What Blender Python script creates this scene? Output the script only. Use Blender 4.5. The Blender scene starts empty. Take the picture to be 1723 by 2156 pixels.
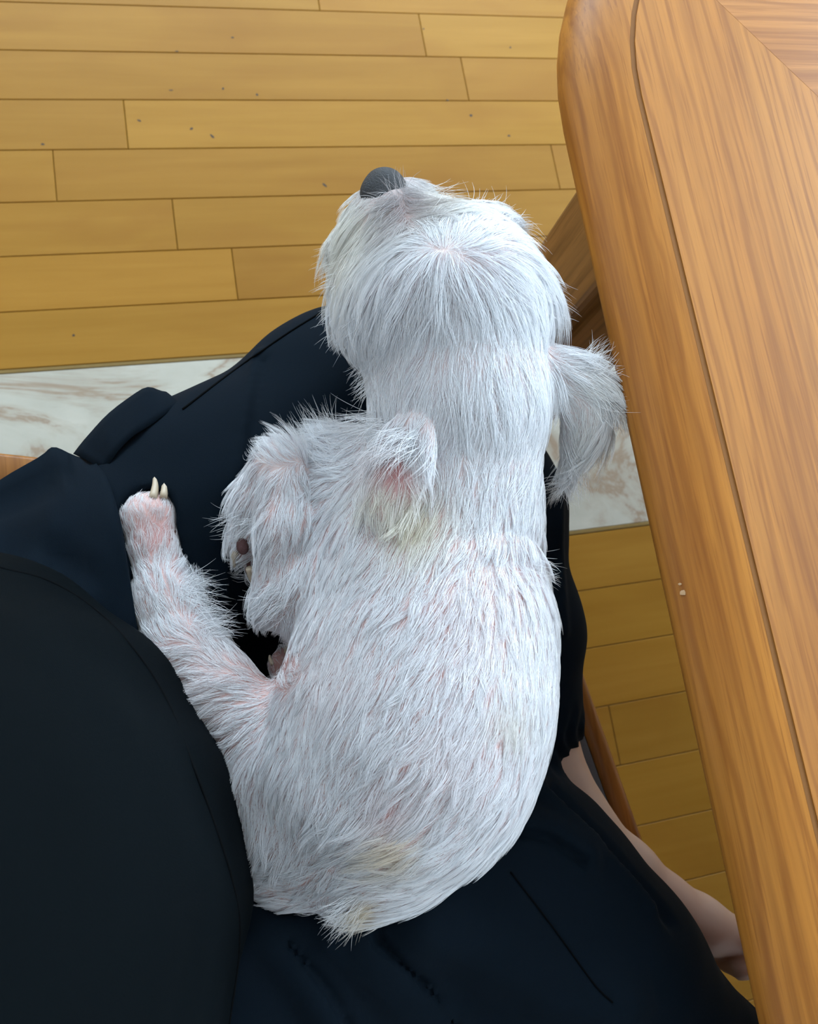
import bpy, math, random
import numpy as np
from mathutils import Matrix, Vector, kdtree

random.seed(7)
rng = np.random.default_rng(7)
scene = bpy.context.scene
COL = scene.collection

# ------------------------------------------------------------------ camera
CXP, CYP, FPX, HCAM = 861.5, 1078.0, 1714.0, 1.2
_d = np.array([-359.46, 392.43, FPX]); _d /= np.linalg.norm(_d)
_x = np.array([1.0, 0, 0]); _x -= _d * (_x @ _d); _x /= np.linalg.norm(_x)
_y = np.cross(_d, _x)
_c, _s = math.cos(-.161548), math.sin(-.161548)
RC = np.array([_c * _x + _s * _y, -_s * _x + _c * _y, _d])      # rows: plank direction, toward the sitter, down

def W(px, py, z):
    v = RC @ np.array([px - CXP, py - CYP, FPX])
    t = (HCAM - z) / v[2]
    return np.array([v[0] * t, -v[1] * t, z])

def Pix(p):
    p = np.atleast_2d(p)
    v = np.stack([p[:, 0], -p[:, 1], HCAM - p[:, 2]], 1) @ RC
    return np.stack([CXP + FPX * v[:, 0] / v[:, 2], CYP + FPX * v[:, 1] / v[:, 2]], 1)

cam_d = bpy.data.cameras.new('camera')
cam = bpy.data.objects.new('camera', cam_d); COL.objects.link(cam)
right = Vector((RC[0, 0], -RC[1, 0], -RC[2, 0])); down = Vector((RC[0, 1], -RC[1, 1], -RC[2, 1])); fwd = Vector((RC[0, 2], -RC[1, 2], -RC[2, 2]))
m = Matrix.Identity(4)
for i in range(3):
    m[i][0] = right[i]; m[i][1] = -down[i]; m[i][2] = -fwd[i]
m[2][3] = HCAM
cam.matrix_world = m
cam_d.sensor_fit = 'HORIZONTAL'; cam_d.sensor_width = 36.0; cam_d.lens = 36.0 * FPX / 1723.0
cam_d.clip_start = 0.01
cam_d.dof.use_dof = True; cam_d.dof.focus_distance = 0.55; cam_d.dof.aperture_fstop = 15
scene.camera = cam

# ------------------------------------------------------------------ light
world = bpy.data.worlds.new('room_light'); scene.world = world; world.use_nodes = True
bg = world.node_tree.nodes['Background']; bg.inputs[0].default_value = (0.86, 0.94, 1.0, 1); bg.inputs[1].default_value = 1.0
def area(name, loc, target, sx, sy, energy, color):
    l = bpy.data.lights.new(name, 'AREA'); l.shape = 'RECTANGLE'; l.size = sx; l.size_y = sy; l.energy = energy; l.color = color
    o = bpy.data.objects.new(name, l); COL.objects.link(o); o.location = loc
    o.rotation_euler = (Vector(target) - Vector(loc)).to_track_quat('-Z', 'Y').to_euler()
    return o
area('window_daylight', (.5, 3.50, 1.72), (.5, 0.4, 1.72), 3.8, 1.5, 165, (0.72, 0.88, 1.0))
area('side_window_daylight', (2.87, .9, 1.72), (.3, .9, 1.72), 3.0, 1.5, 175, (0.72, 0.88, 1.0))
scene.view_settings.view_transform = 'Standard'; scene.view_settings.look = 'None'
scene.view_settings.exposure = -0.30; scene.view_settings.gamma = 1.0
world.cycles.sampling_method = 'NONE'
scene.cycles.caustics_reflective = False; scene.cycles.caustics_refractive = False; scene.cycles.adaptive_threshold = .12
scene.cycles.max_bounces = 5; scene.cycles.diffuse_bounces = 5; scene.cycles.glossy_bounces = 2
scene.cycles.transmission_bounces = 4; scene.cycles.transparent_max_bounces = 4

# ------------------------------------------------------------------ helpers
def srgb(r, g, b):
    f = lambda c: (c / 255 / 12.92) if c / 255 <= 0.04045 else ((c / 255 + 0.055) / 1.055) ** 2.4
    return (f(r), f(g), f(b), 1)

class NT:
    def __init__(s, name):
        s.m = bpy.data.materials.new(name); s.m.use_nodes = True
        s.t = s.m.node_tree; s.b = s.t.nodes['Principled BSDF']; s.out = s.t.nodes['Material Output']
    def n(s, typ, **kw):
        x = s.t.nodes.new(typ)
        for k, v in kw.items():
            if k[0] == '_': setattr(x, k[1:], v)
            else:
                key = k.replace('__', ' ')
                x.inputs[int(key[1:]) if key[0] == 'i' and key[1:].isdigit() else key].default_value = v
        return x
    def l(s, a, b): s.t.links.new(a, b)
    def ramp(s, fac, stops):
        r = s.t.nodes.new('ShaderNodeValToRGB'); s.l(fac, r.inputs[0])
        e = r.color_ramp.elements
        while len(e) > 1: e.remove(e[-1])
        e[0].position = stops[0][0]; e[0].color = stops[0][1]
        for p, c in stops[1:]:
            k = e.new(p); k.color = c
        return r.outputs[0]
    def mix(s, fac, a, b, mode='MIX'):
        x = s.t.nodes.new('ShaderNodeMix'); x.data_type = 'RGBA'; x.blend_type = mode; x.clamp_factor = True
        for sock, v in ((x.inputs[0], fac), (x.inputs[6], a), (x.inputs[7], b)):
            if hasattr(v, 'is_linked'): s.l(v, sock)
            else: sock.default_value = v
        return x.outputs[2]
    def math(s, op, a, b=0.0):
        x = s.t.nodes.new('ShaderNodeMath'); x.operation = op
        for sock, v in ((x.inputs[0], a), (x.inputs[1], b)):
            if hasattr(v, 'is_linked'): s.l(v, sock)
            else: sock.default_value = v
        return x.outputs[0]
    def bump(s, h, strength, dist):
        x = s.n('ShaderNodeBump', Strength=strength, Distance=dist); s.l(h, x.inputs['Height']); s.l(x.outputs[0], s.b.inputs['Normal'])
    def coords(s, scale=(1, 1, 1), rnd=True, loc=(0, 0, 0)):
        tc = s.n('ShaderNodeTexCoord'); mp = s.n('ShaderNodeMapping'); mp.inputs['Scale'].default_value = scale; mp.inputs['Location'].default_value = loc
        src = tc.outputs['Object']
        if rnd:
            oi = s.n('ShaderNodeObjectInfo'); v = s.n('ShaderNodeVectorMath', _operation='MULTIPLY_ADD')
            cmb = s.n('ShaderNodeCombineXYZ')
            for i in range(3): s.l(oi.outputs['Random'], cmb.inputs[i])
            s.l(cmb.outputs[0], v.inputs[0]); v.inputs[1].default_value = (37, 53, 71); s.l(src, v.inputs[2]); src = v.outputs[0]
        s.l(src, mp.inputs[0]); return mp.outputs[0]
    def noise(s, vec, scale, detail=4, rough=.55, dist=0.0):
        x = s.n('ShaderNodeTexNoise', Scale=scale, Detail=detail, Roughness=rough, Distortion=dist); s.l(vec, x.inputs['Vector']); return x.outputs['Fac']

def mat_plank():
    t = NT('maple_plank')
    v = t.coords((1.6, 26, 26)); v2 = t.coords((2.2, 7, 7))
    g = t.noise(v, 1.6, 6, .6, .4); big = t.noise(v2, 1.0, 3, .5, .8)
    oi = t.n('ShaderNodeObjectInfo')
    base = t.mix(t.ramp(g, [(.3, (0, 0, 0, 1)), (.75, (1, 1, 1, 1))]), srgb(145, 103, 34), srgb(157, 114, 44))
    base = t.mix(t.ramp(big, [(.5, (0, 0, 0, 1)), (.78, (1, 1, 1, 1))]), base, srgb(141, 97, 33))
    base = t.mix(1.0, base, oi.outputs['Color'], 'MULTIPLY')
    t.l(base, t.b.inputs['Base Color'])
    t.b.inputs['Roughness'].default_value = .40; t.b.inputs['Specular IOR Level'].default_value = .16
    return t.m

def mat_wood(name, dark, mid, light, axis, rough=.36, scale=1.0, coat=.25):
    t = NT(name)
    sc = [62 * scale, 62 * scale, 62 * scale]; sc['XYZ'.index(axis)] = 1.5
    v = t.coords(tuple(sc), rnd=False)
    sc2 = [9 * scale] * 3; sc2['XYZ'.index(axis)] = .9
    v2 = t.coords(tuple(sc2), rnd=False, loc=(3, 7, 1))
    sc3 = [260 * scale] * 3; sc3['XYZ'.index(axis)] = 7
    v3 = t.coords(tuple(sc3), rnd=False)
    g = t.noise(v, 2.2, 5, .6, .35); b = t.noise(v2, 1.5, 3, .55, .5); fine = t.noise(v3, 1.6, 3, .6)
    c = t.mix(t.ramp(g, [(.32, (0, 0, 0, 1)), (.62, (1, 1, 1, 1))]), dark, mid)
    c = t.mix(t.ramp(b, [(.42, (0, 0, 0, 1)), (.7, (.8, .8, .8, 1))]), c, light)
    wv = t.n('ShaderNodeTexWave', _wave_type='BANDS', _bands_direction='Y' if axis == 'X' else 'X', Scale=20 * scale, Distortion=5.5, Detail=3, Detail__Scale=1.3)
    sc4 = [1.0] * 3; sc4['XYZ'.index(axis)] = .16
    t.l(t.coords(tuple(sc4), rnd=False), wv.inputs['Vector'])
    c = t.mix(t.ramp(wv.outputs['Fac'], [(0, (.55, .55, .55, 1)), (.16, (.12, .12, .12, 1)), (.34, (0, 0, 0, 1))]), c, dark)
    c = t.mix(t.ramp(fine, [(.52, (0, 0, 0, 1)), (.68, (.62, .62, .62, 1))]), c, dark)
    t.l(c, t.b.inputs['Base Color']); t.b.inputs['Roughness'].default_value = rough
    t.b.inputs['Specular IOR Level'].default_value = .25 + coat * .5
    return t.m

def mat_marble():
    t = NT('veined_marble')
    v = t.coords((1.0, 2.6, 3), rnd=False, loc=(.32, .1, 0))
    w = t.noise(v, 1.6, 8, .62, 1.6)
    d = t.math('ABSOLUTE', t.math('SUBTRACT', w, .5))
    cl = t.noise(t.coords((4, 5, 4), rnd=False), 1.7, 5, .6, .6)
    c = t.mix(t.ramp(cl, [(.35, (0, 0, 0, 1)), (.7, (1, 1, 1, 1))]), srgb(174, 172, 160), srgb(192, 190, 178))
    c = t.mix(t.ramp(d, [(0, (.85, .85, .85, 1)), (.02, (.3, .3, .3, 1)), (.06, (0, 0, 0, 1))]), c, srgb(146, 124, 102))
    t.l(c, t.b.inputs['Base Color']); t.b.inputs['Roughness'].default_value = .22
    return t.m

def mat_simple(name, color, rough=.6, spec=.5, bump=None, det=3):
    t = NT(name); t.b.inputs['Roughness'].default_value = rough; t.b.inputs['Specular IOR Level'].default_value = spec
    n = t.noise(t.coords(rnd=False), 60 if bump is None else bump[0], det)
    c2 = tuple(x * .78 for x in color[:3]) + (1,)
    t.l(t.mix(n, color, c2), t.b.inputs['Base Color'])
    if bump: t.bump(n, bump[1], bump[2])
    return t.m

def mat_cloth(name, color, sheen, weave=900):
    t = NT(name)
    v = t.coords(rnd=False)
    w1 = t.n('ShaderNodeTexWave', _wave_type='BANDS', _bands_direction='DIAGONAL', Scale=weave, Distortion=.6); t.l(v, w1.inputs['Vector'])
    n = t.noise(v, 9, 1); fine = t.noise(v, 1400, 0)
    c = t.mix(n, color, tuple(x * .72 for x in color[:3]) + (1,))
    t.l(c, t.b.inputs['Base Color']); t.b.inputs['Roughness'].default_value = .82
    t.b.inputs['Specular IOR Level'].default_value = .05
    t.b.inputs['Sheen Weight'].default_value = sheen; t.b.inputs['Sheen Roughness'].default_value = .45; t.b.inputs['Sheen Tint'].default_value = (.55, .75, 1, 1)
    h = t.math('ADD', t.math('MULTIPLY', w1.outputs['Fac'], .35), fine)
    t.bump(h, .25, .0004)
    return t.m

def mesh_obj(name, verts, faces, mat, parent=None, smooth=False):
    me = bpy.data.meshes.new(name)
    if isinstance(verts, np.ndarray) and isinstance(faces, np.ndarray):
        k = faces.shape[1]
        me.vertices.add(len(verts)); me.vertices.foreach_set('co', verts.astype(np.float32).ravel())
        me.loops.add(faces.size); me.loops.foreach_set('vertex_index', faces.astype(np.int32).ravel())
        me.polygons.add(len(faces)); me.polygons.foreach_set('loop_start', np.arange(0, faces.size, k, dtype=np.int32))
        me.update(calc_edges=True); me.validate()
    else:
        me.from_pydata([tuple(v) for v in verts], [], [tuple(f) for f in faces]); me.update()
    if smooth: me.polygons.foreach_set('use_smooth', np.ones(len(me.polygons), dtype=bool))
    me.materials.append(mat)
    o = bpy.data.objects.new(name, me); COL.objects.link(o)
    if parent is not None: o.parent = parent
    return o

def empty(name, loc=(0, 0, 0)):
    o = bpy.data.objects.new(name, None); COL.objects.link(o); o.location = loc; o.empty_display_size = .05
    return o

def tag(o, label=None, cat=None, group=None, kind=None):
    for k, v in (('label', label), ('category', cat), ('group', group), ('kind', kind)):
        if v: o[k] = v
    return o

def box_mesh(sx, sy, sz, bev):
    """box with chamfered upper edges, origin in its middle"""
    x, y, z = sx / 2, sy / 2, sz / 2
    v = [(-x, -y, -z), (x, -y, -z), (x, y, -z), (-x, y, -z), (-x, -y, z - bev), (x, -y, z - bev), (x, y, z - bev), (-x, y, z - bev),
         (-x + bev, -y + bev, z), (x - bev, -y + bev, z), (x - bev, y - bev, z), (-x + bev, y - bev, z)]
    f = [(3, 2, 1, 0), (0, 1, 5, 4), (1, 2, 6, 5), (2, 3, 7, 6), (3, 0, 4, 7), (4, 5, 9, 8), (5, 6, 10, 9), (6, 7, 11, 10), (7, 4, 8, 11), (8, 9, 10, 11)]
    return v, f

def bar(name, a, b, w, h, mat, parent, bev=.004, up=(0, 0, 1), taper=1.0):
    """a straight bar of rectangular section from a to b with rounded (octagonal) edges"""
    a, b = Vector(a), Vector(b); d = (b - a).normalized(); u = Vector(up)
    s = d.cross(u)
    if s.length < 1e-4: s = d.cross(Vector((1, 0, 0)))
    s.normalize(); u = s.cross(d).normalized()
    def ring(p, k):
        W2, H2 = w / 2 * k, h / 2 * k
        pts = [(-W2 + bev, -H2), (W2 - bev, -H2), (W2, -H2 + bev), (W2, H2 - bev), (W2 - bev, H2), (-W2 + bev, H2), (-W2, H2 - bev), (-W2, -H2 + bev)]
        return [p + s * x + u * y for x, y in pts]
    v = ring(a, 1.0) + ring(b, taper)
    f = [tuple(range(7, -1, -1)), tuple(range(8, 16))] + [(i, (i + 1) % 8, 8 + (i + 1) % 8, 8 + i) for i in range(8)]
    return mesh_obj(name, v, f, mat, parent)

def tube(name, pts, rad, mat, parent, seg=6):
    pts = [Vector(p) for p in pts]; n = len(pts)
    rads = rad if isinstance(rad, (list, tuple)) else [rad] * n
    v, f = [], []
    for i, p in enumerate(pts):
        d = (pts[min(i + 1, n - 1)] - pts[max(i - 1, 0)]).normalized()
        s = d.cross(Vector((0.13, 0.21, 1))); s.normalize(); u = s.cross(d)
        for k in range(seg):
            a = 2 * math.pi * k / seg
            v.append(p + (s * math.cos(a) + u * math.sin(a)) * rads[i])
    for i in range(n - 1):
        for k in range(seg):
            f.append((i * seg + k, i * seg + (k + 1) % seg, (i + 1) * seg + (k + 1) % seg, (i + 1) * seg + k))
    f.append(tuple(range(seg - 1, -1, -1))); f.append(tuple(range((n - 1) * seg, n * seg)))
    return mesh_obj(name, v, f, mat, parent, True)

# ---- signed distance modelling
def sd_cone(P, a, b, ra, rb):
    a = np.asarray(a, np.float32); b = np.asarray(b, np.float32)
    ab = b - a; L = float(ab @ ab) + 1e-12
    q0, q1, q2 = P[0] - a[0], P[1] - a[1], P[2] - a[2]
    t = np.clip((q0 * ab[0] + q1 * ab[1] + q2 * ab[2]) / L, 0, 1)
    d = np.sqrt((q0 - ab[0] * t) ** 2 + (q1 - ab[1] * t) ** 2 + (q2 - ab[2] * t) ** 2)
    return d - (ra + (rb - ra) * t)

def sd_ell(P, c, r, M=None):
    q = [P[i] - c[i] for i in range(3)]
    if M is not None: q = [M[i][0] * q[0] + M[i][1] * q[1] + M[i][2] * q[2] for i in range(3)]
    k0 = np.sqrt(sum((q[i] / r[i]) ** 2 for i in range(3)))
    k1 = np.sqrt(sum((q[i] / r[i] ** 2) ** 2 for i in range(3))) + 1e-9
    return k0 * (k0 - 1.0) / k1

def smin(a, b, k):
    h = np.clip(.5 + .5 * (b - a) / k, 0, 1)
    return b + (a - b) * h - k * h * (1 - h)
def smax(a, b, k): return -smin(-a, -b, k)

def chain(P, pts, k):
    d = None
    for (a, ra), (b, rb) in zip(pts[:-1], pts[1:]):
        e = sd_cone(P, a, b, ra, rb)
        d = e if d is None else smin(d, e, k)
    return d

def nets(fn, lo, hi, h, slack=1.5):
    ax = [np.arange(lo[i], hi[i] + h, h, dtype=np.float32) for i in range(3)]
    shp = [len(a) for a in ax]; B = 6
    G = np.full([-(-n // B) * B for n in shp], 1.0, np.float32)
    bx_ = [np.arange(0, G.shape[i], B) for i in range(3)]
    ctr = np.meshgrid(*[lo[i] + (bx_[i] + (B - 1) / 2) * h for i in range(3)], indexing='ij')
    dc = fn([c.astype(np.float32) for c in ctr])                 # one sample for each block; only blocks near the surface are filled in
    near_b = np.abs(dc) < B * h * .87 * slack + .004
    G = np.repeat(np.repeat(np.repeat(dc, B, 0), B, 1), B, 2).astype(np.float32)
    bi = np.argwhere(near_b) * B
    oo = np.stack(np.meshgrid(*[np.arange(B)] * 3, indexing='ij'), -1).reshape(-1, 3)
    ii = (bi[:, None, :] + oo[None]).reshape(-1, 3)
    for s_ in range(0, len(ii), 400000):
        q = ii[s_:s_ + 400000]
        G[q[:, 0], q[:, 1], q[:, 2]] = fn([(lo[i] + q[:, i] * h).astype(np.float32) for i in range(3)])
    nx, ny, nz = G.shape; I = G < 0
    acc = np.zeros((nx - 1, ny - 1, nz - 1, 3), np.float32); cnt = np.zeros((nx - 1, ny - 1, nz - 1), np.float32)
    def sl(o): return tuple(slice(o[i], G.shape[i] - 1 + o[i]) for i in range(3))
    for a in range(3):
        b, c = [i for i in range(3) if i != a]
        for ob in (0, 1):
            for oc in (0, 1):
                o0 = [0, 0, 0]; o0[b] = ob; o0[c] = oc; o1 = list(o0); o1[a] = 1
                g0, g1 = G[sl(o0)], G[sl(o1)]
                x = (I[sl(o0)] != I[sl(o1)])
                t = np.where(x, g0 / np.where(x, g0 - g1, 1), 0)
                cnt += x
                acc[..., a] += np.where(x, t, 0); acc[..., b] += x * ob; acc[..., c] += x * oc
    act = cnt > 0
    idx = -np.ones(act.shape, np.int64); idx[act] = np.arange(act.sum())
    ijk = np.argwhere(act)
    V = (acc[act] / cnt[act][:, None] + ijk) * h + np.array([ax[i][0] for i in range(3)], np.float32)
    F = []
    for a in range(3):
        b, c = (a + 1) % 3, (a + 2) % 3
        s0 = [slice(1, -1)] * 3; s1 = [slice(1, -1)] * 3
        s0[a] = slice(0, G.shape[a] - 1); s1[a] = slice(1, G.shape[a])
        A, B = I[tuple(s0)], I[tuple(s1)]
        for cond, flip in ((A & ~B, False), (~A & B, True)):
            e = np.argwhere(cond)
            if not len(e): continue
            e[:, b] += 1; e[:, c] += 1
            q = []
            for db, dc in ((-1, -1), (0, -1), (0, 0), (-1, 0)):
                k = e.copy(); k[:, b] += db; k[:, c] += dc
                q.append(idx[k[:, 0], k[:, 1], k[:, 2]])
            q = np.stack(q, 1)
            F.append(q[:, ::-1] if flip else q)
    return V, np.concatenate(F)

def grad(fn, V, e=.0015):
    g = np.zeros_like(V)
    for i in range(3):
        dv = np.zeros(3, V.dtype); dv[i] = e
        g[:, i] = fn([*(V + dv).T]) - fn([*(V - dv).T])
    return g / (np.linalg.norm(g, axis=1, keepdims=True) + 1e-12)

def hit(fn, pix, zmax=.95, zmin=.3):
    """where the sight line through each pixel meets a surface"""
    out = []
    pts = np.array([[W(px, py, z) for z in np.arange(zmax, zmin, -.0025)] for px, py in pix])
    for row in pts:
        d = fn([*row.T]); k = np.argmax(d < 0)
        if d[k] < 0 and k > 0:
            u = d[k - 1] / (d[k - 1] - d[k]); out.append(row[k - 1] * (1 - u) + row[k] * u)
        else: out.append(row[k] if d[k] < 0 else row[-1])
    return np.array(out)

def spline(pts, n):
    pts = np.asarray(pts, float); m = len(pts)
    ext = np.vstack([2 * pts[0] - pts[1], pts, 2 * pts[-1] - pts[-2]])
    out = []
    for t in np.linspace(0, m - 1 - 1e-6, n):
        i = int(t); u = t - i; p0, p1, p2, p3 = ext[i:i + 4]
        out.append(.5 * (2 * p1 + (p2 - p0) * u + (2 * p0 - 5 * p1 + 4 * p2 - p3) * u * u + (3 * p1 - p0 - 3 * p2 + p3) * u ** 3))
    return np.array(out)

# ------------------------------------------------------------------ room shell (outside the picture, it shapes the light)
M_WALL = mat_simple('white_wall_paint', srgb(232, 234, 236), .9, 0, None, 1)
M_FRAME = mat_simple('white_window_frame', srgb(226, 226, 222), .5)
RX0, RX1, RY0, RY1, RZ = -1.95, 2.95, -2.1, 3.6, 2.5
def wall(name, lo, hi):
    d = [hi[i] - lo[i] for i in range(3)]; v, f = box_mesh(*d, .001)
    o = mesh_obj(name, v, f, M_WALL); o.location = [(lo[i] + hi[i]) / 2 for i in range(3)]; tag(o, kind='structure'); return o
wall('wall_left', (RX0 - .1, RY0 - .1, -.016), (RX0, RY1 + .1, RZ)); wall('wall_near', (RX0, RY0 - .1, -.016), (RX1, RY0, RZ))
wall('ceiling', (RX0 - .1, RY0 - .1, RZ), (RX1 + .1, RY1 + .1, RZ + .1))
wz0, wz1 = .97, 2.47
def window_wall(wname, winname, axis, fixed, lo, hi, w0, w1):
    def P3(u, d, z): return (u, fixed + d, z) if axis == 'x' else (fixed + d, u, z)
    w_ = wall(wname, P3(lo, 0, -.016), P3(w0, .1, RZ))
    for a, b in ((P3(w1, 0, -.016), P3(hi, .1, RZ)), (P3(w0, 0, -.016), P3(w1, .1, wz0)), (P3(w0, 0, wz1), P3(w1, .1, RZ))):
        o = wall('wall_panel', a, b); loc = o.location.copy(); o.parent = w_; o.location = loc - w_.location; del o['kind']
    win = empty(winname, P3(w0, .05, wz0)); tag(win, kind='structure')
    up = (0, 1, 0) if axis == 'x' else (1, 0, 0)
    def fb(a, b): bar('window_frame', Vector(a) - win.location, Vector(b) - win.location, .045, .05, M_FRAME, win, .005, up)
    for z in (wz0 + .023, wz1 - .023): fb(P3(w0, .05, z), P3(w1, .05, z))
    for u in (w0 + .023, w0 + (w1 - w0) / 3, w0 + (w1 - w0) * 2 / 3, w1 - .023): fb(P3(u, .05, wz0 + .046), P3(u, .05, wz1 - .046))
window_wall('wall_far', 'window_1', 'x', RY1, RX0, RX1, -1.4, 2.4)
window_wall('wall_right', 'window_2', 'y', RX1, RY0 - .1, RY1 + .1, -.6, 2.4)
# ------------------------------------------------------------------ floor
M_PLANK = mat_plank(); M_MARBLE = mat_marble()
M_SUB = mat_simple('dark_joint', srgb(96, 70, 36), .9)
M_TRIM = mat_simple('oak_trim', srgb(128, 102, 44), .5)
v, f = box_mesh(5.1, 5.9, .06, .001)
floor = mesh_obj('floor', v, f, M_SUB); floor.location = (.5, .75, -.046)
tag(floor, kind='structure')
PW = .0747905 * HCAM
Y0 = .953414 * HCAM          # far seam of the first plank row in view
YR = .1407524 * HCAM         # near edge of the marble strip
M_KNOT = mat_simple('knot_mark', srgb(62, 48, 34), .7)

def plank(x0, x1, ytop, tint):
    g = .00045
    v, f = box_mesh(x1 - x0 - 2 * g, PW - 2 * g, .016, .0009)
    o = mesh_obj('plank', v, f, M_PLANK, floor)
    o.location = Vector(((x0 + x1) / 2, ytop - PW / 2, -.008)) - floor.location
    o.color = (*tint, 1)
    return o
def joint(px, py): return W(px, py, 0)[0]
known = {-1: [joint(672, 10)], 0: [joint(890, 74)], 1: [joint(979, 166)], 2: [joint(1197, 258)], 3: [joint(115, 370)], 4: [joint(368, 472)], 5: [joint(494, 576)], 6: [-.66, .42]}
known_r = {3: [joint(1292, 1535)]}
tints = {(0, 0): (.97, .95, .9), (0, 1): (1.08, 1.1, 1.16), (1, 0): (.95, .93, .88), (1, 1): (1, .98, 1.02), (2, 0): (1.05, 1.06, 1.06), (3, 0): (1.0, 1, 1), (3, 1): (.93, .91, .86),
         (4, 0): (.98, .97, .94), (4, 1): (.97, .97, .97), (5, 0): (1.05, 1.03, .98), (5, 1): (.9, .87, .82), (6, 0): (.95, .93, .9)}
def row(k, ytop, js):
    r = random.Random(k * 31 + 5)
    cuts = sorted(js) if js else [r.uniform(-.9, -.5) + (1.5 if k == 6 else 0)]
    while cuts[0] > -1.9: cuts.insert(0, cuts[0] - r.uniform(.75, 1.0))
    while cuts[-1] < 2.9: cuts.append(cuts[-1] + r.uniform(.75, 1.0))
    j0 = js[0] if js else cuts[1]
    for a, b in zip(cuts[:-1], cuts[1:]):
        key = (k, 0 if b <= j0 + 1e-6 else 1)
        near = abs(b - j0) < 1e-6 or abs(a - j0) < 1e-6
        t = tints[key] if (near and key in tints) else (lambda q: (q, q * r.uniform(.98, 1.01), q * r.uniform(.95, 1.03)))(r.uniform(.93, 1.05))
        plank(a, b, ytop, t)
for k in range(-26, 7): row(k, Y0 - k * PW, known.get(k, []))
for k in range(0, 25): row(100 + k, YR - k * PW, known_r.get(k, []))
ym0, ym1 = Y0 - 7 * PW, YR
xs = [-1.94, -.95, .23, 1.4, 2.94]
for a, b in zip(xs[:-1], xs[1:]):
    v, f = box_mesh(b - a - .001, ym0 - ym1 - .014, .015, .0006)
    o = mesh_obj('marble_slab', v, f, M_MARBLE, floor)
    o.location = Vector(((a + b) / 2, (ym0 + ym1) / 2, -.0075)) - floor.location
for n_, yy in (('trim_1', ym0 - .0035), ('trim_2', ym1 + .0035)):
    v, f = box_mesh(4.88, .006, .016, .001)
    o = mesh_obj(n_, v, f, M_TRIM); o.location = (.5, yy, -.0075); tag(o, kind='structure')
def knot(px, py, a, b, ang):
    c = W(px, py, .0); n = 9; pts = []; a *= 1.25; b *= 1.35
    for i in range(n):
        t = 2 * math.pi * i / n; q = random.uniform(.7, 1.15)
        x, y = a * math.cos(t) * q, b * math.sin(t) * q
        pts.append((x * math.cos(ang) - y * math.sin(ang), x * math.sin(ang) + y * math.cos(ang)))
    v = [(x, y, -.0006) for x, y in pts] + [(x * .8, y * .8, .0002) for x, y in pts]
    f = [tuple(range(n, 2 * n))] + [(i, (i + 1) % n, n + (i + 1) % n, n + i) for i in range(n)]
    o = mesh_obj('knot', v, f, M_KNOT, floor); o.location = Vector(c) - floor.location
for px, py, a, b, ang in [(447, 287, .0055, .002, -.9), (403, 271, .003, .0022, 1), (293, 254, .0035, .0018, -.5), (90, 304, .003, .002, 0), (992, 243, .0032, .0025, .3), (1072, 286, .003, .0018, 0), (943, 211, .0028, .0013, -.7),
                          (684, 390, .0045, .002, -.8), (470, 187, .0025, .0018, .9), (155, 706, .0024, .002, 0), (372, 108, .003, .001, 0), (490, 79, .003, .0018, 0), (1075, 100, .002, .0018, 0), (892, 61, .002, .0015, 0), (360, 190, .005, .0012, 0), (541, 199, .002, .0025, 0)]:
    knot(px, py, a, b, ang)

# ------------------------------------------------------------------ dining table
TX, TZ = .2795, .745
M_EDGE = mat_wood('table_edge_wood', srgb(140, 82, 28), srgb(186, 120, 46), srgb(194, 132, 56), 'Y', .42, 1.0, .12)
M_TOPY = mat_wood('table_veneer_long', srgb(138, 82, 30), srgb(180, 116, 46), srgb(188, 127, 56), 'Y', .4, 1.0, .15)
M_TOPX = mat_wood('table_veneer_cross', srgb(144, 88, 40), srgb(184, 122, 60), srgb(194, 136, 76), 'X', .38, 1.0, .15)
M_LEG = mat_wood('table_leg_wood', srgb(110, 72, 36), srgb(152, 104, 56), srgb(164, 118, 68), 'Z', .4, .6)
M_INLAY = mat_simple('inlay_groove', srgb(138, 92, 48), .7, .2)
table = empty('dining_table', (1.1, -.02, 0))
tag(table, 'large brown wooden dining table with rounded edge and mitred veneer top', 'table')
TY1, TY0, TX1 = .62, -.95, 2.0
def outline(inset, n=14):
    """plan outline of the table, counter-clockwise"""
    r = .25; x0, x1, y0, y1 = TX + inset, TX1 - inset, TY0 + inset, TY1 - inset; r = r - inset
    pts = []
    for cx_, cy_, a0 in ((x1 - r, y1 - r, 0), (x0 + r, y1 - r, 90), (x0 + r, y0 + r, 180), (x1 - r, y0 + r, 270)):
        for i in range(n + 1):
            a = math.radians(a0 + 90 * i / n); pts.append((cx_ + r * math.cos(a), cy_ + r * math.sin(a)))
    return pts
# bullnosed body: profile (inset, z)
prof = [(.10, .690), (.030, .690), (.016, .6925), (.006, .699), (.001, .708), (0, .714), (.0015, .7215), (.006, .729), (.013, .7355), (.022, .7402), (.032, .7432), (.0405, .7445), (.0425, .7448)]
rings = [outline(i) for i, z in prof]
nn = len(rings[0]); v = [(x, y, prof[k][1]) for k, rg in enumerate(rings) for x, y in rg]; f = []
for k in range(len(prof) - 1):
    for i in range(nn):
        j = (i + 1) % nn; f.append((k * nn + i, k * nn + j, (k + 1) * nn + j, (k + 1) * nn + i))
f.append(tuple(range(nn - 1, -1, -1))); f.append(tuple(range((len(prof) - 1) * nn, len(prof) * nn)))
off = Vector(table.location)
def tpart(name, v, f, mat, smooth=False):
    return mesh_obj(name, [Vector(p) - off for p in v], f, mat, table, smooth)
tpart('table_edge', v, f, M_EDGE, True)
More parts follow.
